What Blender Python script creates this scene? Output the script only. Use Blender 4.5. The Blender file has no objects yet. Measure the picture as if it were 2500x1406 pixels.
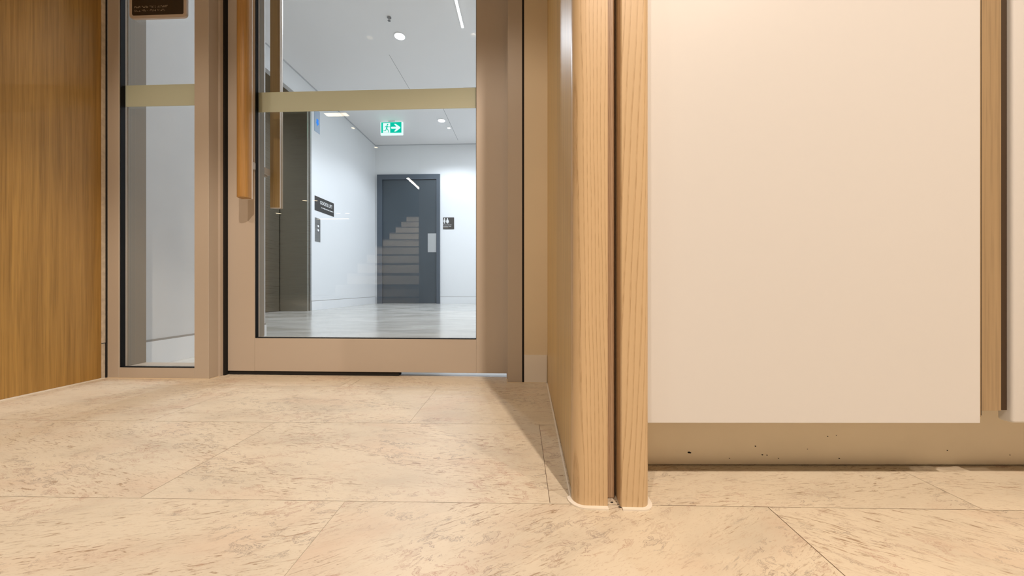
import bpy, bmesh, math, random
from mathutils import Vector, Matrix
random.seed(7)
C = bpy.context.scene.collection
S = bpy.context.scene
PI = math.pi

# ------------------------------------------------------------------ camera
cam = bpy.data.cameras.new('camera'); camo = bpy.data.objects.new('camera', cam); C.objects.link(camo)
camo.location = (0, 0, .31); camo.rotation_euler = (PI/2, 0, math.atan(35/870))
cam.sensor_width = 36; cam.lens = 870/2500*36; cam.shift_y = -.0016; cam.clip_start = .01
S.camera = camo
# ------------------------------------------------------------------ world, view
w = bpy.data.worlds.new('world'); S.world = w; w.use_nodes = True
w.node_tree.nodes['Background'].inputs[0].default_value = (.9, .8, .7, 1)
w.node_tree.nodes['Background'].inputs[1].default_value = .02
S.view_settings.view_transform = 'Standard'; S.view_settings.look = 'None'
S.view_settings.gamma = 1; S.view_settings.exposure = .12; S.view_settings.use_curve_mapping = False
# ------------------------------------------------------------------ large lights
WARM = (1, .835, .69); COOL = (.82, .895, 1)
def spot(loc, power, col, size=140, blend=.6, radius=.03):
    l = bpy.data.lights.new('spot', 'SPOT'); l.energy = power; l.color = col
    l.spot_size = math.radians(size); l.spot_blend = blend; l.shadow_soft_size = radius
    o = bpy.data.objects.new('spot_lamp', l); C.objects.link(o); o.location = loc; return o
def area(loc, sx, sy, power, col, rot=(0, 0, 0)):
    l = bpy.data.lights.new('area', 'AREA'); l.shape = 'RECTANGLE'; l.size = sx; l.size_y = sy
    l.energy = power; l.color = col
    o = bpy.data.objects.new('area_lamp', l); C.objects.link(o); o.location = loc; o.rotation_euler = rot; return o
NZ = 2.70     # ceiling of the front room
LZ = 2.87     # ceiling of the lobby
near_lights = [((.51, -.9), 176), ((1.5, -.9), 68), ((-1.5, -.9), 18), ((-.5, -.9), 70)]  # last one is an added fill lamp for the end panel and left timber
lobby_lights = [((-1.294, 3.596), 62), ((-1.307, 5.451), 54), ((-1.249, 5.709), 0)]
for (p, e) in near_lights: spot((p[0], p[1], NZ-.03), e, WARM, 110, .15)
for (p, e) in lobby_lights:
    if e: spot((p[0], p[1], LZ-.03), e, COOL, 142, .4, .05)
area((-.627, 3.05, LZ-.03), .03, .85, 16, COOL)                 # linear luminaire of the lobby
area((-.2, 4.6, LZ-.02), 1.2, .05, 46, COOL)                    # second linear luminaire, right of the view
area((-2.59, -5.7, NZ-.03), .05, .95, 26, WARM)                 # linear luminaire over the stair
for y_, e_ in ((-1.95, 420), (-3.6, 160)):                       # lamps aimed at the stair
    so = spot((-1.9, y_, NZ-.03), e_, (1, .88, .74), 84, .3); so.rotation_euler = (-.85, 0, 0)

# ------------------------------------------------------------------ materials
def mat(name, col, rough=.5, metal=0, spec=.5, coat=0):
    m = bpy.data.materials.new(name); m.use_nodes = True
    b = m.node_tree.nodes['Principled BSDF']
    b.inputs['Base Color'].default_value = (*col, 1); b.inputs['Roughness'].default_value = rough
    b.inputs['Metallic'].default_value = metal; b.inputs['Specular IOR Level'].default_value = spec
    if coat: b.inputs['Coat Weight'].default_value = coat
    return m
class N:
    """tiny node helper"""
    def __init__(s, m): s.t = m.node_tree; s.b = s.t.nodes['Principled BSDF']
    def n(s, ty, **k):
        nd = s.t.nodes.new(ty)
        for a, v in k.items():
            if a.startswith('i_'): nd.inputs[a[2:].replace('_', ' ')].default_value = v
            else: setattr(nd, a, v)
        return nd
    def l(s, a, b): s.t.links.new(a, b)
    def coords(s, scale=(1, 1, 1), rot=(0, 0, 0), kind='Object', loc=(0, 0, 0)):
        tc = s.n('ShaderNodeTexCoord'); mp = s.n('ShaderNodeMapping')
        mp.inputs['Scale'].default_value = scale; mp.inputs['Rotation'].default_value = rot; mp.inputs['Location'].default_value = loc
        s.l(tc.outputs[kind], mp.inputs['Vector']); return mp.outputs['Vector']
    def noise(s, vec, sc, det=4, rough=.55, dist=0):
        x = s.n('ShaderNodeTexNoise'); x.inputs['Scale'].default_value = sc; x.inputs['Detail'].default_value = det
        x.inputs['Roughness'].default_value = rough; x.inputs['Distortion'].default_value = dist
        s.l(vec, x.inputs['Vector']); return x.outputs['Fac']
    def ramp(s, fac, pts, interp='LINEAR'):
        r = s.n('ShaderNodeValToRGB'); e = r.color_ramp.elements; r.color_ramp.interpolation = interp
        while len(e) < len(pts): e.new(.5)
        for q, (p, c) in zip(e, pts): q.position = p; q.color = (*c, 1) if len(c) == 3 else c
        s.l(fac, r.inputs['Fac']); return r.outputs['Color']
    def mix(s, f, a, b, mode='MIX'):
        x = s.n('ShaderNodeMix', data_type='RGBA', blend_type=mode)
        for v, i in ((f, 0), (a, 6), (b, 7)):
            if hasattr(v, 'links'): s.l(v, x.inputs[i])
            else: x.inputs[i].default_value = v if i == 0 else (*v, 1)
        return x.outputs[2]
    def math(s, op, a, b=0):
        x = s.n('ShaderNodeMath', operation=op)
        for v, i in ((a, 0), (b, 1)):
            if hasattr(v, 'links'): s.l(v, x.inputs[i])
            else: x.inputs[i].default_value = v
        return x.outputs[0]
    def bump(s, h, strength=.2, d=.001):
        x = s.n('ShaderNodeBump'); x.inputs['Strength'].default_value = strength; x.inputs['Distance'].default_value = d
        s.l(h, x.inputs['Height']); s.l(x.outputs['Normal'], s.b.inputs['Normal'])
BW = lambda v: (v, v, v)

def paint(name, col, rough=.5, var=.03, sc=3, bump=.05):
    m = mat(name, col, rough); k = N(m)
    f = k.noise(k.coords(), sc, 3)
    c = k.ramp(f, [(.3, tuple(x*(1-var) for x in col)), (.7, tuple(min(1, x*(1+var)) for x in col))])
    k.l(c, k.b.inputs['Base Color'])
    if bump: k.bump(k.noise(k.coords(), 400, 2), bump, .0005)
    return m
def veneer(name, light, dark, axis='Y', rough=.4, board=.11, off=0):
    """crown-cut laminate: fine vertical pores over slow board-wide tone changes"""
    m = mat(name, light, rough); k = N(m)
    sc = (60, 60, 1.2)
    v = k.coords(sc, loc=(off, off, off))
    fine = k.noise(v, 1.6, 6, .62, .3)
    v2 = k.coords((9, 9, .55), loc=(off, off*2, 1.3))
    slow = k.noise(v2, 1.0, 3, .5, .8)
    v3 = k.coords((230, 230, 5)); pore = k.noise(v3, 1.3, 3)
    c = k.ramp(fine, [(.34, dark), (.5, tuple((a+b)/2 for a, b in zip(light, dark))), (.66, light)])
    c = k.mix(k.math('MULTIPLY', slow, .75), c, tuple(x*.86 for x in light))
    pr = k.ramp(pore, [(.36, BW(.72)), (.5, BW(1))])
    c = k.mix(.55, c, pr, 'MULTIPLY')
    # board joints
    g = k.n('ShaderNodeSeparateXYZ'); k.l(k.coords(), g.inputs[0])
    cell = k.math('FLOOR', k.math('DIVIDE', g.outputs[axis], board))
    wn = k.n('ShaderNodeTexWhiteNoise', noise_dimensions='1D'); k.l(cell, wn.inputs['W'])
    br = k.ramp(wn.outputs['Value'], [(0, BW(.86)), (1, BW(1.0))])
    c = k.mix(1, c, br, 'MULTIPLY')
    k.l(c, k.b.inputs['Base Color']); k.bump(pore, .12, .0004)
    return m
def ash(name, light, dark, tilt=0, freq=190, off=0):
    """solid ash: long dark growth lines, slightly wandering"""
    m = mat(name, light, .38); k = N(m)
    tc = k.coords((1, 1, 1), loc=(off, 0, off))
    sx = k.n('ShaderNodeSeparateXYZ'); k.l(tc, sx.inputs[0])
    wob = k.noise(k.coords((14, 14, 2.4), loc=(off, 3, off)), 1, 2, .5)
    wv = k.math('ADD', k.math('ADD', sx.outputs['X'], k.math('MULTIPLY', sx.outputs['Y'], .8)), k.math('MULTIPLY', sx.outputs['Z'], tilt))
    wv = k.math('ADD', k.math('MULTIPLY', wv, freq), k.math('MULTIPLY', wob, freq*.016))
    sp = k.noise(k.coords((90, 90, 3)), 1, 2)
    wv = k.math('ADD', wv, k.math('MULTIPLY', sp, .35))
    fr = k.math('FRACT', wv)
    line = k.ramp(fr, [(0, BW(0)), (.62, BW(.12)), (.86, BW(.9)), (.93, BW(.5)), (1, BW(0))])
    pores = k.ramp(k.noise(k.coords((900, 900, 60)), 1, 3), [(.42, BW(1)), (.6, BW(.35))])
    f = k.math('MULTIPLY', line, pores)
    tone = k.noise(k.coords((30, 30, .9)), 1, 3)
    base = k.ramp(tone, [(.3, tuple(x*.93 for x in light)), (.7, light)])
    c = k.mix(k.math('MULTIPLY', f, .75), base, dark)
    k.l(c, k.b.inputs['Base Color']); k.bump(k.math('SUBTRACT', 1, f), .15, .0004)
    return m
def floor_tile_mat(name, base, vein, pink, grey):
    m = mat(name, base, .42, 0, .35); k = N(m)
    uv = k.n('ShaderNodeUVMap', uv_map='tile_uv').outputs[0]
    def mp(scale, loc=(0, 0, 0)):
        x = k.n('ShaderNodeMapping'); x.inputs['Scale'].default_value = scale; x.inputs['Location'].default_value = loc
        k.l(uv, x.inputs['Vector']); return x.outputs[0]
    cloud = k.noise(mp((4, 9, 1)), 1, 5, .6, .4)
    c = k.ramp(cloud, [(.32, tuple(x*.90 for x in base)), (.5, base), (.7, tuple(min(1, x*1.05) for x in base))])
    # faint pinkish and greyish clouds
    c = k.mix(k.ramp(k.noise(mp((5, 11, 1), (7, 3, 0)), 1, 4), [(.5, BW(0)), (.75, BW(.42))]), c, pink)
    c = k.mix(k.ramp(k.noise(mp((6, 12, 1), (1, 9, 0)), 1, 4), [(.52, BW(0)), (.78, BW(.40))]), c, grey)
    area_ = k.ramp(k.noise(mp((7, 15, 1), (3, 3, 0)), 1, 3, .5, .6), [(.42, BW(0)), (.58, BW(1))])
    area2 = k.ramp(k.noise(mp((5, 9, 1), (13, 5, 0)), 1, 3, .5, .6), [(.46, BW(0)), (.56, BW(1))])
    # rare solid grey-brown or reddish smudges
    sm = k.ramp(k.noise(mp((13, 42, 1), (17, 4, 0)), 1, 8, .78, .7), [(.59, BW(0)), (.68, BW(.72))])
    c = k.mix(sm, c, k.mix(k.ramp(k.noise(mp((3, 4, 1), (9, 2, 0)), 1, 2), [(.46, BW(0)), (.54, BW(1))]), (.46, .27, .18), (.27, .23, .20)))
    # short dark fibres
    fib = k.ramp(k.noise(mp((42, 300, 1)), 1, 5, .66, .8), [(.56, BW(0)), (.62, BW(1))])
    fib2 = k.ramp(k.noise(mp((90, 420, 1), (5, 5, 0)), 1, 4, .66, 1.2), [(.56, BW(0)), (.64, BW(.9))])
    c = k.mix(k.math('MULTIPLY', k.math('MULTIPLY', fib, area_), .85), c, vein)
    c = k.mix(k.math('MULTIPLY', fib2, .42), c, tuple((a+b)/2 for a, b in zip(vein, pink)))
    # crumbled contour marks
    n = k.noise(mp((38, 66, 1), (2, 8, 0)), 1, 8, .66, .8)
    cont = k.ramp(n, [(.555, BW(0)), (.566, BW(1)), (.585, BW(.12)), (.64, BW(.12)), (.652, BW(1)), (.67, BW(.3))])
    cc = k.mix(k.ramp(k.noise(mp((6, 8, 1), (31, 2, 0)), 1, 2), [(.45, BW(0)), (.55, BW(1))]), (.46, .27, .20), (.30, .24, .20))
    c = k.mix(k.math('MULTIPLY', k.math('MULTIPLY', cont, area2), .95), c, cc)
    k.l(c, k.b.inputs['Base Color'])
    k.bump(k.noise(mp((60, 200, 1)), 1, 4), .05, .0006)
    return m
def brushed(name, col, rough=.28):
    m = mat(name, col, rough, 1); k = N(m)
    f = k.noise(k.coords((3, 3, 500)), 1, 3)
    k.l(k.ramp(f, [(.3, tuple(x*.85 for x in col)), (.7, col)]), k.b.inputs['Base Color'])
    k.l(k.ramp(f, [(.2, BW(rough*.8)), (.8, BW(rough*1.25))]), k.b.inputs['Roughness'])
    return m
def emit(name, col, st):
    m = bpy.data.materials.new(name); m.use_nodes = True; t = m.node_tree; t.nodes.clear()
    e = t.nodes.new('ShaderNodeEmission'); o = t.nodes.new('ShaderNodeOutputMaterial')
    e.inputs[0].default_value = (*col, 1); e.inputs[1].default_value = st; t.links.new(e.outputs[0], o.inputs[0]); return m
def glass_mat():
    m = bpy.data.materials.new('clear_glass'); m.use_nodes = True; t = m.node_tree; t.nodes.clear()
    o = t.nodes.new('ShaderNodeOutputMaterial'); mx = t.nodes.new('ShaderNodeMixShader')
    tr = t.nodes.new('ShaderNodeBsdfTransparent'); gl = t.nodes.new('ShaderNodeBsdfGlossy'); fr = t.nodes.new('ShaderNodeFresnel')
    tr.inputs[0].default_value = (.985, .995, .99, 1); gl.inputs['Roughness'].default_value = 0
    ge = t.nodes.new('ShaderNodeNewGeometry'); mr = t.nodes.new('ShaderNodeMapRange')   # the pane's far face: index seen from inside
    mr.inputs['To Min'].default_value = 1.5; mr.inputs['To Max'].default_value = 1/1.5
    t.links.new(ge.outputs['Backfacing'], mr.inputs['Value']); t.links.new(mr.outputs[0], fr.inputs['IOR'])
    t.links.new(fr.outputs[0], mx.inputs[0]); t.links.new(tr.outputs[0], mx.inputs[1]); t.links.new(gl.outputs[0], mx.inputs[2])
    t.links.new(mx.outputs[0], o.inputs[0]); return m

M = dict(
    floor=floor_tile_mat('cork_stone_tile', (.735, .645, .50), (.34, .23, .145), (.66, .46, .33), (.50, .44, .35)),
    seam=paint('tile_seam', (.80, .73, .62), .8),
    taupe=paint('taupe_metal_paint', (.52, .445, .365), .42, .012, 2, .03),
    taupe2=paint('taupe_metal_paint_leaf', (.545, .465, .385), .42, .012, 2, .03),
    taupe_shade=paint('taupe_shade_paint', (.27, .235, .19), .5, .012, 2, .03),  # frame taupe with the shade of the reveals put into the colour
    black=mat('black_rubber', (.006, .006, .006), .6, 0, .15),
    gap=mat('dark_gap', (.012, .010, .008), .9),
    wood_l=veneer('oak_laminate', (.55, .315, .080), (.27, .14, .030), 'Y', .42, .155),
    wood_f=veneer('pale_oak_laminate', (.86, .60, .25), (.68, .45, .155), 'Y', .34, .4, 4),
    wood_s=veneer('oak_filler', (.52, .37, .21), (.43, .30, .16), 'X', .45, .4, 9),
    ash1=ash('solid_ash', (.71, .515, .30), (.38, .23, .105), .012, 190),
    ash2=ash('solid_ash_wide_grain', (.70, .515, .305), (.40, .245, .115), -.045, 125, 5),
    rough_wood=ash('rough_ash', (.55, .38, .24), (.28, .15, .08), .03, 300, 8),
    cream=paint('cream_laminate', (.75, .745, .74), .38, .008, 1.5, 0),
    plinth=paint('beige_plinth_paint', (.92, .82, .64), .36, .03, 8, 0),
    wallnear=paint('cream_wall_paint', (.78, .655, .46), .6),
    skirt=paint('warm_white_skirting', (.84, .79, .71), .5, .02),
    bead=paint('pale_sealant', (.86, .80, .70), .5, .02, 40),
    bead2=paint('tan_sealant', (.74, .62, .45), .5, .02, 40),
    pale_edge=paint('raw_board_edge', (.70, .62, .50), .8, .15, 60),
    lobwall=paint('white_wall_paint', (.82, .83, .84), .55, .012, 1.2),
    lobceil=paint('white_ceiling_paint', (.88, .865, .86), .8, .01, 1.2),
    nceil=paint('front_ceiling_paint', (.78, .76, .72), .8, .01, 1.2),
    hallceil=paint('hall_ceiling_paint', (.16, .16, .16), .9, .01, 1.2),
    darkwall=paint('charcoal_wall_paint', (.055, .058, .062), .7),
    darkdoor=paint('charcoal_door_paint', (.058, .074, .088), .45, .03, 2, 0),
    doorframe=paint('charcoal_frame_paint', (.085, .105, .130), .4, .02, 2, 0),
    steel=brushed('brushed_steel', (.46, .43, .37), .30),
    steel_l=brushed('pale_brushed_steel', (.52, .51, .49), .30),
    plate=paint('pale_plate', (.42, .43, .43), .4),
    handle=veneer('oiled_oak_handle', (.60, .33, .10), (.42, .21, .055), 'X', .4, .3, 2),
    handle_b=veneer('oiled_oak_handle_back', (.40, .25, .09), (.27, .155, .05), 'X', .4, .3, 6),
    copper=paint('bronze_sign_frame', (.62, .52, .43), .35, .02),
    signbrown=mat('dark_brown_sign', (.035, .022, .012), .45),
    signdark=mat('charcoal_sign', (.055, .050, .046), .5),
    white=mat('white_lettering', (.82, .82, .82), .5),
    dotc=mat('raised_dot', (.52, .44, .35), .5),
    stone=paint('pale_stone_riser', (.78, .71, .62), .7, .05, 5),
    tread=paint('dark_tread', (.30, .27, .24), .6, .05, 5),
    glass=glass_mat(),
    green=emit('exit_green', (0, .60, .42), .95), exitwhite=emit('exit_white', (.80, 1, .97), 1.05),
    lampnear=emit('lamp_recessed', (1, .80, .55), 1.6), lampw=emit('lamp_cool', (.93, .96, 1), 18), lampwarm=emit('lamp_warm', (1, .80, .55), 14),
    linw=emit('linear_cool', (.90, .95, 1), 6), linwarm=emit('linear_warm', (1, .84, .62), 11),
    btn=emit('button_glow', (.80, .86, 1), 1.2), disp=emit('display_blue', (.05, .28, .95), 1.0),
    whiteplastic=paint('white_plastic', (.8, .8, .8), .4), chrome=mat('chrome', (.5, .5, .5), .25, 1),
    indp=paint('indicator_plate', (.44, .53, .66), .35, .02, 3, 0),
)
# frosted film: diffuse with some see-through glow
def frosted():
    m = bpy.data.materials.new('frosted_film'); m.use_nodes = True; t = m.node_tree; b = t.nodes['Principled BSDF']
    b.inputs['Base Color'].default_value = (.76, .76, .61, 1); b.inputs['Roughness'].default_value = .55
    tl = t.nodes.new('ShaderNodeBsdfTranslucent'); tl.inputs[0].default_value = (.60, .60, .46, 1)
    mx = t.nodes.new('ShaderNodeMixShader'); mx.inputs[0].default_value = .42
    t.links.new(b.outputs[0], mx.inputs[1]); t.links.new(tl.outputs[0], mx.inputs[2])
    t.links.new(mx.outputs[0], t.nodes['Material Output'].inputs[0]); return m
M['frost'] = frosted()
def lobby_floor():
    m = mat('polished_terrazzo', (.60, .60, .57), .16, 0, .5); k = N(m)
    a = k.noise(k.coords((1.5, 3, 1)), 1.2, 6, .65, .8)
    c = k.ramp(a, [(.3, (.50, .48, .43)), (.5, (.61, .59, .545)), (.7, (.68, .66, .62))])
    k.l(c, k.b.inputs['Base Color']); k.l(k.ramp(a, [(.3, BW(.12)), (.7, BW(.24))]), k.b.inputs['Roughness']); return m
M['lobfloor'] = lobby_floor()

# ------------------------------------------------------------------ mesh helpers
def bx(bm, x0, x1, y0, y1, z0, z1, bev=0, seg=2):
    r = bmesh.ops.create_cube(bm, size=1); vs = r['verts']
    for v in vs: v.co = Vector(((x0+x1)/2+v.co.x*(x1-x0), (y0+y1)/2+v.co.y*(y1-y0), (z0+z1)/2+v.co.z*(z1-z0)))
    if bev:
        es = list({e for v in vs for e in v.link_edges})
        bmesh.ops.bevel(bm, geom=es, offset=bev, segments=seg, affect='EDGES', profile=.5)
    return bm
def box(*a, bev=0, seg=2): return bx(bmesh.new(), *a, bev=bev, seg=seg)
def prism(pts, z0, z1, bm=None):
    bm = bm or bmesh.new()
    lo = [bm.verts.new((x, y, z0)) for x, y in pts]; hi = [bm.verts.new((x, y, z1)) for x, y in pts]
    n = len(pts)
    for i in range(n): bm.faces.new((lo[i], lo[(i+1) % n], hi[(i+1) % n], hi[i]))
    bm.faces.new(list(reversed(lo))); bm.faces.new(hi)
    bmesh.ops.recalc_face_normals(bm, faces=bm.faces); return bm
def plate_xz(bm, pts, y0, y1):
    """polygon in the XZ plane with a small thickness"""
    a = [bm.verts.new((x, y0, z)) for x, z in pts]; b = [bm.verts.new((x, y1, z)) for x, z in pts]; n = len(pts)
    fs = [bm.faces.new((a[i], a[(i+1) % n], b[(i+1) % n], b[i])) for i in range(n)]
    fs += [bm.faces.new(a), bm.faces.new(list(reversed(b)))]
    bmesh.ops.recalc_face_normals(bm, faces=fs); return bm
def cyl(bm, c, r, h, axis='Z', seg=32, r2=None):
    rot = {'Z': Matrix.Identity(4), 'Y': Matrix.Rotation(PI/2, 4, 'X'), 'X': Matrix.Rotation(PI/2, 4, 'Y')}[axis]
    bmesh.ops.create_cone(bm, cap_ends=True, segments=seg, radius1=r, radius2=r if r2 is None else r2, depth=h,
                          matrix=Matrix.Translation(c) @ rot); return bm
def rrect(x0, x1, z0, z1, r, n=6):
    P = []
    for cx, cz, a0 in ((x1-r, z1-r, 0), (x0+r, z1-r, 90), (x0+r, z0+r, 180), (x1-r, z0+r, 270)):
        for i in range(n+1):
            a = math.radians(a0+90*i/n); P.append((cx+r*math.cos(a), cz+r*math.sin(a)))
    return P
def disc(cx, cz, r, n=16, sx=1): return [(cx+sx*r*math.cos(2*PI*i/n), cz+r*math.sin(2*PI*i/n)) for i in range(n)]
def obj(name, bm, m, parent=None, smooth=False):
    me = bpy.data.meshes.new(name); bm.to_mesh(me); bm.free(); me.materials.append(m)
    if smooth:
        for p in me.polygons: p.use_smooth = True
        me.set_sharp_from_angle(angle=math.radians(35))
    o = bpy.data.objects.new(name, me); C.objects.link(o)
    if parent: o.parent = parent; o.matrix_parent_inverse = parent_inv(parent)
    return o
def parent_inv(p):
    m = Matrix.Identity(4); q = p
    while q: m = Matrix.LocRotScale(q.location, q.rotation_euler, None) @ (Matrix.Identity(4)) @ m if q == p else m; q = None
    return m.inverted()
def thing(name, label, cat, loc, group=None, kind=None):
    o = bpy.data.objects.new(name, None); C.objects.link(o); o.location = loc; o.empty_display_size = .05
    if kind: o['kind'] = kind
    if label: o['label'] = label
    if cat: o['category'] = cat
    if group: o['group'] = group
    return o
def tag(o, label, cat, group=None):
    o['label'] = label; o['category'] = cat
    if group: o['group'] = group
    return o
def struct(name, bm, m, label=None, cat=None):
    o = obj(name, bm, m); o['kind'] = 'structure'
    if label: o['label'] = label
    if cat: o['category'] = cat
    return o
def text_bm(body, size, M4, ext=.0006, align='LEFT', sx=1):
    cu = bpy.data.curves.new('lettering', 'FONT'); cu.body = body; cu.size = size; cu.extrude = ext; cu.align_x = align
    cu.offset = size*.012; cu.resolution_u = 3
    o = bpy.data.objects.new('lettering', cu); C.objects.link(o)
    bpy.context.view_layer.update()
    me = bpy.data.meshes.new_from_object(o.evaluated_get(bpy.context.evaluated_depsgraph_get()))
    C.objects.unlink(o); bpy.data.objects.remove(o)
    bm = bmesh.new(); bm.from_mesh(me); bpy.data.meshes.remove(me)
    bmesh.ops.transform(bm, matrix=M4 @ Matrix.Diagonal((sx, 1, 1, 1)), verts=bm.verts); return bm

# =================================================================== SETTING
# ---- front floor: 600 x 292 mm tiles, half bond
def build_floor():
    bm = bmesh.new(); uvl = bm.loops.layers.uv.new('tile_uv')
    bx(bm, -8.6, 3.0, -10.6, 1.22, -.06, -.0006)
    base = list(bm.faces)
    W, D = .6, .292; a = math.radians(1.0); ca, sa = math.cos(a), math.sin(a); g = .0003
    for r in range(-9, 4):
        y0 = .509+r*D; y1 = y0+D
        x00 = .339 if (r % 2) else .034
        for c in range(-4, 5):
            x0 = x00+c*W; x1 = x0+W
            pts = [(x0+g, y0+g), (x1-g, y0+g), (x1-g, y1-g), (x0+g, y1-g)]
            P = []
            for x, y in pts:
                X = x*ca-(y-.5)*sa; Y = x*sa+(y-.5)*ca+.5; P.append([X, Y])
            P = [[X, min(Y, 1.22)] for X, Y in P]
            if max(p[1] for p in P)-min(p[1] for p in P) < .01 or P[0][1] >= P[3][1]: continue
            vs = [bm.verts.new((X, Y, 0)) for X, Y in P]
            f = bm.faces.new(vs); f.material_index = 1
            rng = random.Random(r*31+c*7)
            ang = rng.uniform(-.28, .28) if r >= 0 else rng.uniform(.1, .75)
            if (r, c) == (-1, 0): ang = .62
            if r == -1 and c == 0: ang = -.5
            ox, oy = rng.uniform(0, 60), rng.uniform(0, 60)
            for lp in f.loops:
                x, y = lp.vert.co.x, lp.vert.co.y
                lp[uvl].uv = (x*math.cos(ang)+y*math.sin(ang)+ox, -x*math.sin(ang)+y*math.cos(ang)+oy)
    # open joints that have gone dark
    for (xa, ya, xb, yb) in ((.339, .217, .339, .508), (.034, .512, .034, .80), (.32, .509, .385, .509), (.52, .509, .61, .509), (.19, .509, .24, .509), (-.54, 1.093, -.54, 1.17)):
        h_ = .00045; dx, dy = (h_, 0) if xa == xb else (0, h_)
        vs = []
        for x, y in ((xa-dx, ya-dy), (xb+dx*(-1), yb+dy*(-1)) if xa == xb else (xb, ya-dy), (xb+dx, yb+dy), (xa+dx, ya+dy)):
            vs.append(bm.verts.new((x*ca-(y-.5)*sa, x*sa+(y-.5)*ca+.5, .00025)))
        bm.faces.new(vs).material_index = 2
    o = struct('floor', bm, M['seam'], 'cream mottled stone-look tile floor of the front room', 'floor')
    o.data.materials.append(M['floor']); o.data.materials.append(paint('dirty_joint', (.20, .14, .09), .9)); return o
build_floor()
struct('floor', box(-3.6, 1.3, 1.22, 6.5, -.06, -.0002), M['lobfloor'], 'pale grey polished floor of the lobby behind the glass door', 'floor')
struct('ceiling', box(-8.6, 3.0, -2.1, 1.15, NZ, NZ+.05), M['nceil'])
struct('ceiling', box(-8.6, 3.0, -10.6, -2.1, NZ, NZ+.05), M['hallceil'])
# lobby ceiling with fine board joints
bm = box(-3.6, 1.3, 1.15, 6.5, LZ, LZ+.05)
struct('ceiling', bm, M['lobceil'], 'white lobby ceiling', 'ceiling')
struct('trim_7', box(-1.5175, -1.5125, 3.88, 4.75, LZ-.0006, LZ+.001), paint('ceiling_joint', (.36, .36, .36), .8), 'thin joint line in the lobby ceiling above the frosted strip', 'trim')
struct('trim_8', box(-1.200, -1.194, 5.05, 6.2, LZ-.0006, LZ+.001), bpy.data.materials['ceiling_joint'], 'thin joint line in the lobby ceiling by the right stile', 'trim')
# lobby walls
struct('wall_back', box(-3.3, 1.3, 6.36, 6.5, 0, LZ), M['lobwall'], 'white end wall of the lobby around the dark grey door', 'wall')
struct('wall_lobby_right', box(1.2, 1.3, 1.24, 6.36, 0, LZ), M['lobwall'])
bm = box(-2.84, -2.74, 4.42, 6.36, 0, LZ); bx(bm, -2.84, -2.74, 1.95, 4.42, 2.575, LZ); bx(bm, -2.84, -2.74, 1.95, 2.55, 0, 2.575)
struct('wall_lobby_left', bm, M['lobwall'], 'white lobby wall with the dark lift doorway in it', 'wall')
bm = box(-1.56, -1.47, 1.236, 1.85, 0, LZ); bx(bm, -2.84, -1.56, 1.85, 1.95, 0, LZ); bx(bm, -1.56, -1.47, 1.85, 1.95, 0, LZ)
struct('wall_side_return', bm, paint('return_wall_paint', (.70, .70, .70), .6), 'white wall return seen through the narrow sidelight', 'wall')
# lobby skirtings with a shadow joint on top
def skirt(name, x0, x1, y0, y1, label):
    o = struct(name, box(x0, x1, y0, y1, 0, .118, bev=.001, seg=1), M['lobwall'], label, 'skirting'); return o
skirt('baseboard_lobby_back', -1.548, 1.2, 6.348, 6.36, 'white skirting right of the dark grey door')
skirt('baseboard_lobby_left', -2.74, -2.728, 4.43, 6.348, 'white skirting under the lift sign wall')
struct('baseboard_lobby_side', box(-1.47, -1.462, 1.236, 1.95, 0, .094), M['lobwall'], 'white skirting seen at the bottom of the sidelight', 'skirting')
bm = box(-1.4695, -1.466, 1.236, 1.95, .094, .102)
struct('trim_1', bm, paint('joint_shadow', (.34, .32, .29), .7), 'thin grey joint line above the sidelight skirting', 'trim')
bm = box(-2.7405, -2.7365, 4.43, 6.36, .118, .125); bx(bm, -1.548, 1.2, 6.3565, 6.3605, .118, .125)
struct('trim_2', bm, bpy.data.materials['joint_shadow'])
bm = box(-2.7405, -2.73, 1.95, 6.36, LZ-.012, LZ); bx(bm, -2.74, 1.2, 6.35, 6.3605, LZ-.012, LZ)
struct('trim_3', bm, paint('cornice_joint', (.55, .56, .58), .8))
# partition wall around the door
bm = bmesh.new()
bx(bm, -1.6, 1.3, 1.15, 1.235, 2.26, LZ)
bx(bm, -.007, 1.3, 1.15, 1.235, 0, 2.26)
bx(bm, -8.6, -1.45, .95, 1.15, 0, LZ)
bx(bm, -1.6, -1.447, 1.15, 1.235, 0, 2.26)
struct('wall_front', bm, M['wallnear'], 'cream painted wall strip between door jamb and timber end panel', 'wall')
struct('baseboard_front', box(-.0068, .066, 1.146, 1.1500, .0008, .0895), M['skirt'], 'short cream skirting piece right of the black door gap', 'skirting')
# rest of the front room (behind the camera)
struct('wall_left', box(-8.7, -8.6, -10.6, .95, 0, NZ), M['darkwall'])
struct('wall_right', box(3.0, 3.1, -10.6, 1.15, 0, NZ), M['wallnear'])
struct('wall_rear', box(-8.6, 3.0, -10.7, -10.6, 0, NZ), M['darkwall'])
bm = box(-1.36, 3.0, -2.1, -2.0, 0, NZ)
struct('wall_near_rear', bm, paint('taupe_rear_paint', (.20, .19, .18), .7))
struct('wall_cabinet_back', box(.19, 3.0, 1.16-.02, 1.15, 0, NZ), M['wallnear'])
struct('wall_cabinet_side', box(1.32, 3.0, .66, 1.14, 0, NZ), M['wallnear'])

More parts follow.
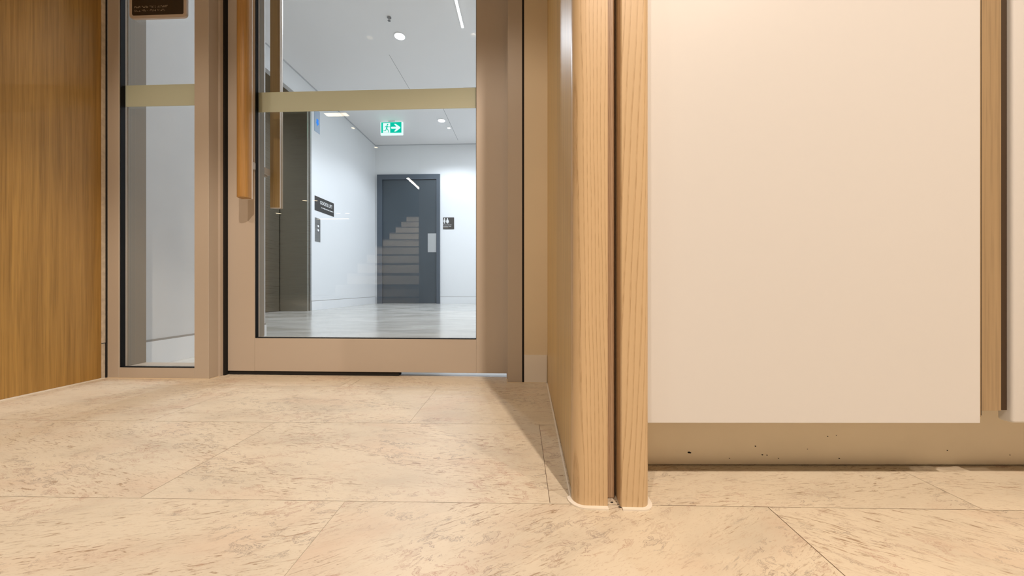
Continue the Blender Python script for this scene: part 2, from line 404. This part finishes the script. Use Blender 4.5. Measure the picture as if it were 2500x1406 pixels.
# sealant beads along walls (trim)
bm = box(-1.4228, -1.4185, .55, 1.146, -.0001, .003)
struct('trim_4', bm, M['bead'], 'pale sealant bead under the timber wall panel', 'trim')
bm = bmesh.new(); bx(bm, -1.417, -1.060, 1.1465, 1.150, -.0001, .0018); bx(bm, -1.060, -1.0575, 1.1465, 1.19, -.0001, .0016)
bx(bm, -.0675, -.0615, 1.183, 1.186, -.0001, .0022); bx(bm, -.0625, -.0600, 1.147, 1.186, -.0001, .0022); bx(bm, -.0625, .067, 1.1435, 1.1462, -.0001, .0022)
struct('trim_5', bm, M['bead2'], 'tan sealant line under the metal frames', 'trim')

# =================================================================== SIDELIGHT (window_1)
FT = 2.26
w1 = thing('window_1', 'narrow taupe framed glass sidelight left of the door', 'window', (-1.25, 1.15, 0), kind='structure')
bm = bmesh.new()
bx(bm, -1.417, -1.376, 1.15, 1.235, .0002, FT, bev=.0012, seg=1)
bx(bm, -1.112, -1.062, 1.15, 1.235, .0002, FT, bev=.0012, seg=1)
bx(bm, -1.3765, -1.1115, 1.1505, 1.235, .0002, .0355, bev=.001, seg=1)
bx(bm, -1.3765, -1.1115, 1.1505, 1.235, FT-.05, FT, bev=.001, seg=1)
obj('window_frame', bm, M['taupe'], w1)
bm = bmesh.new()
for x0, x1, z0, z1 in ((-1.3765, -1.3745, .0355, 2.2), (-1.1135, -1.1115, .0355, 2.2), (-1.376, -1.112, .0350, .0375), (-1.376, -1.112, 2.2, 2.215)):
    bx(bm, x0, x1, 1.1535, 1.1685, z0, z1)
obj('gasket', bm, M['black'], w1)
obj('glass_pane', box(-1.3745, -1.1135, 1.170, 1.176, .0375, 2.21), M['glass'], w1)
obj('reveal_shade', box(-1.3758, -1.3740, 1.1765, 1.2348, .0360, 2.2), M['taupe_shade'], w1)['label'] = 'added strip darkening the reveal behind the glass'  # thin added strip, paints the sidelight reveal in shade
obj('safety_band', box(-1.3740, -1.1140, 1.1685, 1.1697, .926, .999), M['frost'], w1)['label'] = 'frosted strip across the sidelight glass'

# =================================================================== DOOR FRAME + DOOR
fr = thing('trim_6', 'taupe metal jamb between the door and the black gap', 'door frame', (-.03, 1.15, 0), kind='structure')
bm = box(-.0600, -.0135, 1.15, 1.26, .0002, FT, bev=.001, seg=1); bx(bm, -.0655, -.0600, 1.185, 1.20, .0002, FT)
bx(bm, -1.062, -.0135, 1.15, 1.26, 2.2, FT)
obj('door_jamb', bm, M['taupe'], fr)
obj('jamb_lip', box(-1.0618, -1.0535, 1.186, 1.198, .0002, 2.2), M['taupe2'], fr)
obj('rebate_shadow_seal', box(-1.0618, -1.050, 1.2, 1.235, .0002, 2.2), M['gap'], fr)
obj('expansion_gap', box(-.0137, -.0068, 1.152, 1.235, -.0001, FT), M['gap'], fr)

DY0, DY1 = 1.210, 1.255
d1 = thing('door_1', 'taupe metal framed glass door with a long timber pull handle', 'door', (-.55, 1.21, 0), kind='structure')
obj('stile', box(-1.0470, -.9505, DY0, DY1, .014, 2.19, bev=.0003, seg=1), M['taupe2'], d1)
obj('stile', box(-.1705, -.0665, DY0, DY1, .014, 2.19, bev=.0003, seg=1), M['taupe2'], d1)
obj('rail', box(-.9503, -.1707, DY0+.0003, DY1, .014, .1285, bev=.0006, seg=1), M['taupe2'], d1)
obj('rail', box(-.9503, -.1707, DY0+.0003, DY1, 2.05, 2.19, bev=.0006, seg=1), M['taupe2'], d1)
bm = bmesh.new()
for x0, x1, z0, z1 in ((-.9506, -.9490, .1285, 2.05), (-.1722, -.1706, .1285, 2.05), (-.950, -.171, .1283, .1312), (-.950, -.171, 2.046, 2.05)):
    bx(bm, x0, x1, 1.2135, 1.2265, z0, z1)
obj('gasket', bm, M['black'], d1)
obj('glass_pane', box(-.9490, -.1722, 1.228, 1.234, .1312, 2.046), M['glass'], d1)
obj('safety_band', box(-.9485, -.1727, 1.2262, 1.2277, .927, .997), M['frost'], d1)['label'] = 'frosted strip across the door glass'
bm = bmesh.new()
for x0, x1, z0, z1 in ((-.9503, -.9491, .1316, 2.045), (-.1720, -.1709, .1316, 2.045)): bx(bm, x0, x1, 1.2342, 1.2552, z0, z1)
obj('reveal_shade', bm, M['taupe_shade'], d1)['label'] = 'added strips darkening the reveal behind the glass'  # thin added strips, their dark tone stands for shade on the door reveals
obj('drop_seal', box(-1.046, -.44, 1.2145, 1.240, .0008, .0142), M['gap'], d1)['label'] = 'dark seal under the left part of the door'
# pull handles
def handle(xc, y_face, depth, side, m, label):
    w_ = .019; pts = []
    # D-section: rounded on the outer side, flat on the door side
    s = side
    pts = [(xc+w_, y_face-s*0), (xc+w_, y_face-s*depth*.35)]
    for i in range(9):
        a = i/8*PI; pts.append((xc+w_*.98*math.cos(a), y_face-s*(depth*.45+depth*.55*math.sin(a)**.8)))
    pts += [(xc-w_, y_face-s*depth*.35), (xc-w_, y_face)]
    if s < 0: pts = pts[::-1]
    h = obj('pull_handle', prism(pts, .606, 1.95), m, d1, smooth=True); h['label'] = label
    y2 = y_face+s*.003
    ya, yb = (y_face-.003, y_face+.0025) if s > 0 else (y_face-.001, y_face+.004)
    bb = box(xc+w_*.97, xc+w_*1.035, ya, yb, .6045, 1.95); bx(bb, xc-w_*.9, xc+w_*.97, ya, yb, .6035, .6058)
    b = obj('backing_strip', bb, M['copper'], d1)
    b.parent = h; b.matrix_parent_inverse = Matrix.Identity(4)
    b.matrix_parent_inverse = (Matrix.Translation(d1.location) @ h.matrix_parent_inverse).inverted()
    return h
def sub(o, h):
    o.parent = h; o.matrix_parent_inverse = (Matrix.Translation(d1.location) @ h.matrix_parent_inverse).inverted(); return o
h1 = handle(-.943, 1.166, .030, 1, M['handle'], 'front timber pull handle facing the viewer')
sub(obj('mounting_bracket', box(-.968, -.946, 1.169, DY0, .716, .742, bev=.002), M['taupe'], d1), h1)
sub(obj('mounting_bracket', box(-.968, -.946, 1.169, DY0, 1.80, 1.826, bev=.002), M['taupe'], d1), h1)
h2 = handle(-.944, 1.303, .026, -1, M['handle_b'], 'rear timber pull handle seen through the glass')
bk = box(-.985, -.958, DY1, 1.297, .722, .748, bev=.003); bx(bk, -.978, -.964, 1.262, 1.290, .716, .7225)
sub(obj('mounting_bracket', bk, M['taupe'], d1), h2)
sub(obj('mounting_bracket', box(-.978, -.945, DY1, 1.300, 1.80, 1.826, bev=.003), M['taupe'], d1), h2)

# small sign on the sidelight glass, with raised dots
bs = thing('braille_sign', 'dark brown sign with pale frame and raised dots on the sidelight glass', 'sign', (-1.245, 1.1685, 1.2))
sx0, sx1, sz0, sz1 = -1.352, -1.150, 1.222, 1.43
bm = plate_xz(bmesh.new(), rrect(sx0, sx1, sz0, sz1, .013), 1.1615, 1.1685); obj('sign_frame', bm, M['copper'], bs)
obj('sign_plate', plate_xz(bmesh.new(), rrect(sx0+.0105, sx1-.0105, sz0+.0105, sz1-.0105, .005), 1.1603, 1.1617), M['signbrown'], bs)
bm = bmesh.new(); rng = random.Random(3)
for row, (zr, nc, x00) in enumerate(((1.2475, 24, sx0+.019), (1.2600, 26, sx0+.019))):
    for c in range(nc):
        if c in (5, 11, 17): continue
        for i in range(2):
            for j in range(3):
                if rng.random() < .52:
                    bmesh.ops.create_icosphere(bm, subdivisions=1, radius=.0008, matrix=Matrix.Translation((x00+c*.0046+i*.0021, 1.1602, zr+j*.0024-.0024)))
obj('raised_dots', bm, M['dotc'], bs)['label'] = 'raised pale braille dots'

# =================================================================== TIMBER WALL PANEL (left)
tp = thing('timber_wall_panel', 'tall golden brown oak wall panel at the left edge', 'wall panel', (-1.434, .85, 0))
obj('panel_face', box(-1.446, -1.4235, .55, 1.1380, .0015, NZ), M['wood_l'], tp)
bm = box(-1.4330, -1.4222, 1.1385, 1.1488, .1205, NZ); bx(bm, -1.4322, -1.4228, 1.1385, 1.1482, .004, .1160)
obj('raw_edge_strip', bm, M['pale_edge'], tp)['label'] = 'pale unfinished edge strip beside the frame'
obj('shadow_gap', box(-1.4235, -1.4172, 1.1490, 1.1505, .0005, NZ), M['gap'], tp)

# =================================================================== TIMBER END PANEL (fin)
fin = thing('timber_end_panel', 'thick oak end panel with two rounded ash nosings, right of the door', 'end panel', (.12, .8, 0))
def arc(cx, cy, r, a0, a1, n=10): return [(cx+r*math.cos(math.radians(a0+(a1-a0)*i/n)), cy+r*math.sin(math.radians(a0+(a1-a0)*i/n))) for i in range(n+1)]
FX0, FX1 = .0680, .1725
obj('side_panel', box(FX0, FX0+.018, .5285, 1.1495, .0015, NZ), M['wood_f'], fin)
obj('core', box(FX0+.019, FX1-.019, .57, 1.1395, .0015, NZ), M['gap'], fin)
obj('side_panel', box(FX1-.018, FX1, .54, 1.1395, .0015, NZ), M['wood_f'], fin)
n1 = [(FX0+.0003, .5283)]+arc(FX0+.0170, .504+.0200, .0195, 180, 270)+[(.1140, .5045), (.1140, .56), (.0863, .56), (.0863, .5283)]
obj('nosing', prism(n1, .0012, NZ), M['ash1'], fin, smooth=True)['label'] = 'left rounded ash nosing'
n2 = [(.1320, .545), (.1320, .5050), (.1335, .5035)]+arc(FX1-.0125, .5035+.0125, .0125, 270, 360)+[(FX1, .5395), (FX1-.0183, .5395), (FX1-.0183, .545)]
obj('nosing', prism(n2, .0012, NZ), M['ash2'], fin, smooth=True)['label'] = 'right rounded ash nosing with wide grain'
obj('recess_strip', box(.1143, .1283, .5260, .56, .0014, NZ), M['rough_wood'], fin)['label'] = 'rough brown strip recessed between the nosings'
# sealant bead round the foot
o_ = .0062; o2 = .006
p = [(FX0-.0045, 1.146), (FX0-.0045, .5283)]+arc(FX0+.0170, .524, .0195+o_, 180, 270)+[(.1140, .504-o_), (.1140, .506)]
p += list(reversed(arc(FX0+.0170, .524, .0195, 180, 270)))+[(FX0-.0002, 1.146)]
bm = prism(p, -.0001, .0022)
p = [(.1335, .5045), (.1335, .5035-o2)]+arc(FX1-.0125, .516, .0125+o2, 270, 360)+[(FX1+o2, .56), (FX1, .56)]+list(reversed(arc(FX1-.0125, .516, .0125, 270, 360)))
prism(p, -.0001, .0022, bm)
obj('sealant_bead', bm, M['bead'], fin)['label'] = 'cream sealant bead round the foot of the panel'
# debris in the recess
bm = bmesh.new(); rng = random.Random(5)
for (cx, cy, s) in ((.1225, .5160, .0014), (.1235, .5168, .0010), (.1212, .5163, .0008), (.1305, .5055, .0013), (.1316, .5050, .0011), (.1300, .512, .0007), (.1296, .518, .0007)):
    bmesh.ops.create_icosphere(bm, subdivisions=1, radius=s, matrix=Matrix.Translation((cx, cy, s*.5)) @ Matrix.Diagonal((1.4, .8, .6, 1)))
tag(obj('floor_grit', bm, M['gap']), 'dark crumbs of dirt on the floor between the ash nosings', 'dirt')['kind'] = 'stuff'

# =================================================================== TALL CABINETS (right)
ROT = math.radians(2.2); PX, PY = .18, .5465
def local(o):           # rotate a cabinet thing about its front left corner
    return o
def cab_thing(name, label, cat, lx):
    c, s = math.cos(ROT), math.sin(ROT)
    o = thing(name, label, cat, (PX+lx*c, PY+lx*s, 0)); o.rotation_euler = (0, 0, ROT); return o
def cobj(name, bm, m, parent, smooth=False):
    o = obj(name, bm, m, None, smooth); o.parent = parent; return o
DB = .1030
k1 = cab_thing('tall_cabinet', 'tall cream cabinet door beside the timber end panel', 'cabinet', 0)
cobj('cabinet_door', box(.0, .5055, 0, .0185, DB, 2.6, bev=.0012), M['cream'], k1)
cobj('edge_strip', box(.5055, .5086, .0022, .0185, .112, 2.6), M['wood_s'], k1)['label'] = 'thin oak edge on the cabinet door'
cobj('seal', box(.5086, .5128, .0045, .03, .1135, 2.6), M['gap'], k1)['label'] = 'black line beside the door edge'
cobj('filler_strip', box(.5128, .5425, .0045, .030, .121, 2.6), M['wood_s'], k1)['label'] = 'oak strip between the two cream doors'
cobj('shadow_gap', box(.5427, .5540, .0065, .031, .121, 2.6), paint('dark_brown_gap', (.055, .030, .012), .8), k1)
cobj('carcass', box(.03, .545, .032, .52, .125, 2.6), M['gap'], k1)
k2 = cab_thing('tall_cabinet', 'cream cabinet door cut off by the right edge of the photo', 'cabinet', .5545)
cobj('cabinet_door', box(0, .56, .0, .0185, DB, 2.6, bev=.004, seg=4), M['cream'], k2, True)
cobj('carcass', box(.0, .56, .032, .52, .125, 2.6), M['gap'], k2)
pk = cab_thing('cabinet_plinth', 'low beige kickboard under the cream cabinets', 'kickboard', 0)
cobj('kickboard', box(.0, 1.11, .0795, .096, .0012, .124), M['plinth'], pk)
bm = bmesh.new()
for (x, z, r) in ((.105, .022, .0016), (.107, .0215, .0012), (.22, .033, .0008), (.232, .018, .0009), (.24, .0175, .0007), (.345, .05, .0006), (.36, .052, .0005), (.365, .012, .0008), (.552, .026, .0007), (.31, .028, .0005), (.66, .018, .0006), (.175, .012, .0006), (.26, .012, .0006)):
    plate_xz(bm, disc(x, z, r, 7, 1.7), .0790, .0796)
sm_ = cobj('scuff_marks', bm, M['gap'], pk); sm_['label'] = 'small dark specks on the kickboard'; sm_['kind'] = 'stuff'

# =================================================================== LOBBY
# --- far door
d2 = thing('door_2', 'dark grey door in the white wall at the end of the lobby', 'door', (-2.12, 6.33, 0), kind='structure')
bm = box(-2.692, -2.600, 6.325, 6.362, .0002, 2.325); bx(bm, -1.610, -1.550, 6.325, 6.362, .0002, 2.325); bx(bm, -2.600, -1.610, 6.325, 6.362, 2.235, 2.325)
obj('door_frame', bm, M['doorframe'], d2)
obj('door_leaf', box(-2.597, -1.614, 6.350, 6.3595, .006, 2.232), M['darkdoor'], d2)
obj('push_plate', box(-1.772, -1.618, 6.347, 6.350, .925, 1.262), M['plate'], d2)['label'] = 'pale rectangular plate at the right edge of the door'
# --- goods lift
lf = thing('lift_doorway', 'dark brushed steel lift doorway in the left lobby wall', 'lift', (-2.9, 3.6, 0))
LX = -3.08
obj('door_panel', box(LX-.03, LX, 2.58, 3.40, .004, 2.55), M['steel'], lf)
obj('door_panel', box(LX-.045, LX-.012, 3.41, 4.345, .004, 2.55), M['steel'], lf)
obj('reveal', box(LX-.04, -2.741, 4.352, 4.415, .0005, 2.55), M['steel'], lf)['label'] = 'mirror-like steel side reveal of the lift opening'
obj('reveal', box(LX-.04, -2.741, 2.56, 2.578, .0005, 2.55), M['steel'], lf)
obj('head_reveal', box(LX-.04, -2.741, 2.58, 4.35, 2.552, 2.573), M['steel'], lf)
bm = box(-2.7395, -2.730, 4.395, 4.424, .0005, 2.60); bx(bm, -2.7395, -2.730, 2.53, 4.395, 2.552, 2.60)
obj('architrave', bm, M['steel_l'], lf)['label'] = 'narrow pale steel edge of the lift opening'
# back of shaft: dark infill so that nothing shows through the opening
struct('wall_lift_shaft', box(-3.25, -3.14, 2.3, 4.6, 0, LZ), M['darkwall'])
# frame mapping text on the left wall (faces +X, reads along +Y)
def wall_left_tf(y, z): return Matrix.Translation((-2.7345, y, z)) @ Matrix(((0, 0, 1, 0), (1, 0, 0, 0), (0, 1, 0, 0), (0, 0, 0, 1)))
ls = thing('lift_sign', 'charcoal sign reading GOODS LIFT above the call buttons', 'sign', (-2.74, 4.73, 1.4))
obj('sign_plate', box(-2.740, -2.7355, 4.508, 4.965, 1.300, 1.488), M['signdark'], ls)
obj('lettering', text_bm('GOODS LIFT', .066, wall_left_tf(4.622, 1.402), sx=.80), M['white'], ls)['label'] = 'white words GOODS LIFT'
bm = bmesh.new(); rng = random.Random(9)
for i in range(44):
    if rng.random() < .85: bx(bm, -2.7360, -2.7340, 4.655+i*.0066, 4.6595+i*.0066, 1.352+rng.choice((0, .004)), 1.368)
obj('raised_dots', bm, M['white'], ls)['label'] = 'small pale second row of raised marks'
lc = thing('lift_call_panel', 'slim grey lift call panel with two lit round buttons', 'button panel', (-2.74, 4.575, 1.05))
obj('faceplate', box(-2.740, -2.7365, 4.512, 4.632, .895, 1.205), M['steel_l'], lc)
for z in (1.100, 1.046):
    b_ = obj('call_button', cyl(bmesh.new(), (-2.735, 4.578, z), .020, .006, 'X'), M['chrome'], lc)
    g_ = obj('button_light', cyl(bmesh.new(), (-2.7315, 4.578, z), .014, .002, 'X'), M['btn'], lc)
    g_.parent = b_; g_.matrix_parent_inverse = (Matrix.Translation(lc.location) @ b_.matrix_parent_inverse).inverted()
li = thing('lift_indicator', 'pale blue lift indicator plate with a blue arrow display', 'lift indicator', (-2.74, 4.56, 2.44))
obj('faceplate', box(-2.740, -2.7365, 4.500, 4.622, 2.325, 2.62), M['indp'], li)
bm = bmesh.new()
def yzplate(bm, pts, x0, x1):
    a = [bm.verts.new((x0, y, z)) for y, z in pts]; b = [bm.verts.new((x1, y, z)) for y, z in pts]; n = len(pts)
    fs = [bm.faces.new((a[i], a[(i+1) % n], b[(i+1) % n], b[i])) for i in range(n)]+[bm.faces.new(a), bm.faces.new(b[::-1])]
    bmesh.ops.recalc_face_normals(bm, faces=fs)
yzplate(bm, [(4.545, 2.50), (4.585, 2.50), (4.585, 2.455), (4.598, 2.455), (4.565, 2.41), (4.532, 2.455), (4.545, 2.455)], -2.7364, -2.7345)
obj('arrow_display', bm, M['disp'], li)['label'] = 'glowing blue arrow'
# --- toilet sign
ts = thing('toilet_sign', 'small dark toilet sign with two white figures right of the grey door', 'sign', (-1.395, 6.355, 1.44))
obj('sign_plate', plate_xz(bmesh.new(), rrect(-1.497, -1.297, 1.337, 1.549, .008), 6.354, 6.3598), M['signdark'], ts)
def figure(cx, skirt_):
    bm = bmesh.new(); y0, y1 = 6.3526, 6.3541
    plate_xz(bm, disc(cx, 1.527, .010, 14), y0, y1)
    if skirt_: plate_xz(bm, [(cx-.013, 1.514), (cx+.013, 1.514), (cx+.027, 1.472), (cx+.017, 1.472), (cx+.022, 1.455), (cx-.022, 1.455), (cx-.017, 1.472), (cx-.027, 1.472)], y0, y1)
    else: plate_xz(bm, [(cx-.012, 1.514), (cx+.012, 1.514), (cx+.020, 1.474), (cx+.013, 1.468), (cx-.013, 1.468), (cx-.020, 1.474)], y0, y1)
    plate_xz(bm, [(cx-.012, 1.456 if skirt_ else 1.47), (cx-.001, 1.456 if skirt_ else 1.47), (cx-.002, 1.438), (cx-.010, 1.438)], y0, y1)
    plate_xz(bm, [(cx+.001, 1.456 if skirt_ else 1.47), (cx+.012, 1.456 if skirt_ else 1.47), (cx+.010, 1.438), (cx+.002, 1.438)], y0, y1)
    return bm
obj('figure_symbol', figure(-1.470, False), M['white'], ts)
bm = figure(-1.417, True); bx(bm, -1.391, -1.388, 6.3526, 6.3541, 1.438, 1.49)
obj('figure_symbol', bm, M['white'], ts)['label'] = 'white figure with a walking aid'
T = lambda x, z: Matrix.Translation((x, 6.3535, z)) @ Matrix.Rotation(PI/2, 4, 'X')
bm = text_bm('Female & Female', .0215, T(-1.490, 1.408)); b2 = text_bm('Ambulant Toilet', .0215, T(-1.490, 1.381))
me_ = bpy.data.meshes.new('t'); b2.to_mesh(me_); bm.from_mesh(me_); b2.free()
obj('lettering', bm, M['white'], ts)['label'] = 'two lines of white words'
bm = bmesh.new()
for i in range(26):
    bx(bm, -1.488+i*.0034, -1.4862+i*.0034, 6.3528, 6.3541, 1.358+(i % 3)*.002, 1.366)
obj('raised_dots', bm, M['dotc'], ts)

# --- exit sign
ex = thing('exit_sign', 'lit green running man exit sign with arrow hanging from the lobby ceiling', 'exit sign', (-2.08, 5.44, 2.8))
ex0, ex1, ez0, ez1, ey = -2.255, -1.905, 2.650, 2.850, 5.425
obj('sign_box', box(ex0, ex1, ey, ey+.03, ez0, ez1, bev=.004), M['exitwhite'], ex)['label'] = 'glowing white light box'
obj('mounting_bar', box(-2.13, -2.03, ey+.005, ey+.025, ez1, LZ), M['whiteplastic'], ex)
fx0, fx1, fz0, fz1 = ex0+.014, ex1-.020, ez0+.030, ez1-.006
obj('green_panel', plate_xz(bmesh.new(), [(fx0, fz0), (fx1, fz0), (fx1, fz1), (fx0, fz1)], ey-.002, ey-.0002), M['green'], ex)
dx0, dx1 = fx0+.028, fx0+.140
bm = plate_xz(bmesh.new(), [(dx0, fz0+.002), (dx1, fz0+.002), (dx1, fz1-.012), (dx0, fz1-.012)], ey-.0030, ey-.002)
obj('doorway_symbol', bm, M['exitwhite'], ex)
def seg2(bm, a, b, w0, y0, y1):
    a, b = Vector(a), Vector(b); d = (b-a).normalized(); n = Vector((-d.y, d.x))*w0
    plate_xz(bm, [tuple(a-n), tuple(b-n), tuple(b+n), tuple(a+n)], y0, y1)
cx, cz = (dx0+dx1)/2+.004, fz0
bm = bmesh.new(); A = (ey-.0042, ey-.003)
plate_xz(bm, disc(cx+.012, cz+.128, .011, 12), *A)
seg2(bm, (cx+.006, cz+.112), (cx-.004, cz+.066), .010, *A)
seg2(bm, (cx+.006, cz+.108), (cx+.034, cz+.088), .0045, *A); seg2(bm, (cx+.034, cz+.088), (cx+.050, cz+.100), .004, *A)
seg2(bm, (cx+.002, cz+.108), (cx-.026, cz+.098), .0045, *A); seg2(bm, (cx-.026, cz+.098), (cx-.030, cz+.080), .004, *A)
seg2(bm, (cx-.002, cz+.068), (cx+.020, cz+.042), .006, *A); seg2(bm, (cx+.020, cz+.042), (cx+.030, cz+.006), .005, *A)
seg2(bm, (cx-.006, cz+.068), (cx-.018, cz+.036), .006, *A); seg2(bm, (cx-.018, cz+.036), (cx-.052, cz+.034), .005, *A)
obj('running_figure', bm, M['green'], ex)
ax, az = dx1+.030, (fz0+fz1)/2-.004
A = (ey-.0042, ey-.002)
bm = bmesh.new()
seg2(bm, (ax, az), (ax+.09, az), .015, *A)
plate_xz(bm, disc(ax, az, .015, 14), *A)
plate_xz(bm, [(ax+.032, az+.058), (ax+.058, az+.058), (ax+.128, az+.008), (ax+.128, az-.008), (ax+.058, az-.058), (ax+.032, az-.058), (ax+.080, az)], *A)
obj('arrow_symbol', bm, M['exitwhite'], ex)

# --- ceiling lights
def downlight(x, y, z, r, warm, label, group=None):
    t = thing('downlight', label, 'ceiling light', (x, y, z), group)
    bm = bmesh.new(); seg = 36; prof = [(r, 0), (r*1.22, 0), (r*1.22, -.004), (r*1.02, -.006), (r, -.002)]
    rings = [[bm.verts.new((x+a*math.cos(2*PI*i/seg), y+a*math.sin(2*PI*i/seg), z+h)) for i in range(seg)] for a, h in prof]
    for q in range(len(prof)):
        A_, B_ = rings[q], rings[(q+1) % len(prof)]
        for i in range(seg): bm.faces.new((A_[i], A_[(i+1) % seg], B_[(i+1) % seg], B_[i]))
    bmesh.ops.recalc_face_normals(bm, faces=bm.faces)
    obj('trim_ring', bm, M['whiteplastic'], t, True)
    obj('lamp_lens', cyl(bmesh.new(), (x, y, z-.001), r, .002), M['lampnear' if warm == 2 else 'lampwarm' if warm else 'lampw'], t)
    return t
downlight(-1.294, 3.596, LZ, .050, False, 'large bright round downlight high in the door glass, above the frosted strip')
downlight(-1.307, 5.451, LZ, .052, False, 'bright round downlight below the frosted strip, right of the exit sign')
downlight(-1.249, 5.709, LZ, .022, False, 'small round spotlight just beyond the bright downlight right of the exit sign')
for i, (p, e) in enumerate(near_lights):
    downlight(p[0], p[1], NZ, .03, 2, 'warm round downlight in the front room ceiling '+('behind the viewer, above the timber end panel', 'before the cream cabinets', 'left of the timber wall panel', 'before the glass door, added as fill')[i], 'downlights in the front room ceiling')
for (x, y, r, wh) in ((-6.17, -7.23, .06, 'deep in the hall, left one of a pair'), (-5.88, -7.24, .06, 'deep in the hall, right one of a pair'), (-8.1, -8.88, .08, 'in the far left corner of the hall'),
                      (-6.15, -8.96, .06, 'by the far linear light, left of two'), (-5.85, -8.98, .06, 'by the far linear light, right of two'), (-2.61, -2.81, .025, 'at the foot of the stair'),
                      (-2.58, -3.56, .03, 'halfway up the left edge of the stair'), (-1.16, -3.61, .025, 'over the right edge of the stair'), (-1.455, -4.09, .03, 'over the upper right of the stair')):
    downlight(x, y, NZ, r, True, 'small warm downlight '+wh, 'downlights of the hall')
def linear(x0, x1, y0, y1, z, m, label, group=None):
    t = thing('linear_light', label, 'ceiling light', ((x0+x1)/2, (y0+y1)/2, z), group)
    obj('housing', box(x0-.006, x1+.006, y0-.006, y1+.006, z-.010, z, bev=.002, seg=1), M['whiteplastic'], t)
    obj('diffuser', box(x0, x1, y0, y1, z-.013, z-.009), m, t); return t
linear(-.637, -.617, 2.6, 3.49, LZ, M['linw'], 'thin bright linear light on the lobby ceiling, top right of the door glass')
linear(-.8, .4, 4.57, 4.62, LZ, M['linw'], 'linear light on the lobby ceiling hidden behind the right door stile')
linear(-2.78, -2.47, -2.42, -2.33, NZ, M['linwarm'], 'short warm linear light in the hall, mirrored above the lobby wall')
linear(-2.61, -2.57, -6.16, -5.24, NZ, M['linwarm'], 'warm linear light over the stair, mirrored in the dark door')
linear(-7.4, -6.25, -9.90, -9.80, NZ, M['linwarm'], 'warm linear light deep in the hall, mirrored under the lift sign')
# --- sprinkler
sp = thing('sprinkler_head', 'small metal sprinkler on the lobby ceiling above the large downlight', 'sprinkler', (-1.304, 3.34, LZ))
obj('escutcheon', cyl(bmesh.new(), (-1.304, 3.34, LZ-.003), .020, .006), M['chrome'], sp)
bm = cyl(bmesh.new(), (-1.304, 3.34, LZ-.018), .004, .03, seg=10); cyl(bm, (-1.304, 3.34, LZ-.034), .014, .002, seg=16)
bx(bm, -1.312, -1.309, 3.338, 3.342, LZ-.033, LZ-.006); bx(bm, -1.299, -1.296, 3.338, 3.342, LZ-.033, LZ-.006)
obj('nozzle', bm, M['chrome'], sp)

# =================================================================== STAIR behind the camera (mirrored in the glass)
st = thing('staircase', 'pale stair flight mirrored in the dark grey door', 'staircase', (-2.0, -2.1, 0))
for k in range(1, 12):
    y1 = -1.78-.33*k; y0 = y1-.33
    r_ = obj('step', box(-2.68, -1.20, y0 if k < 11 else y0-1.0, y1, .001+.17*(k-1) if k == 1 else .17*(k-1), .17*k-.012), M['stone'], st)
    t_ = obj('tread', box(-2.68, -1.20, y0 if k < 11 else y0-1.0, y1+.012, .17*k-.012, .17*k), M['tread'], st)
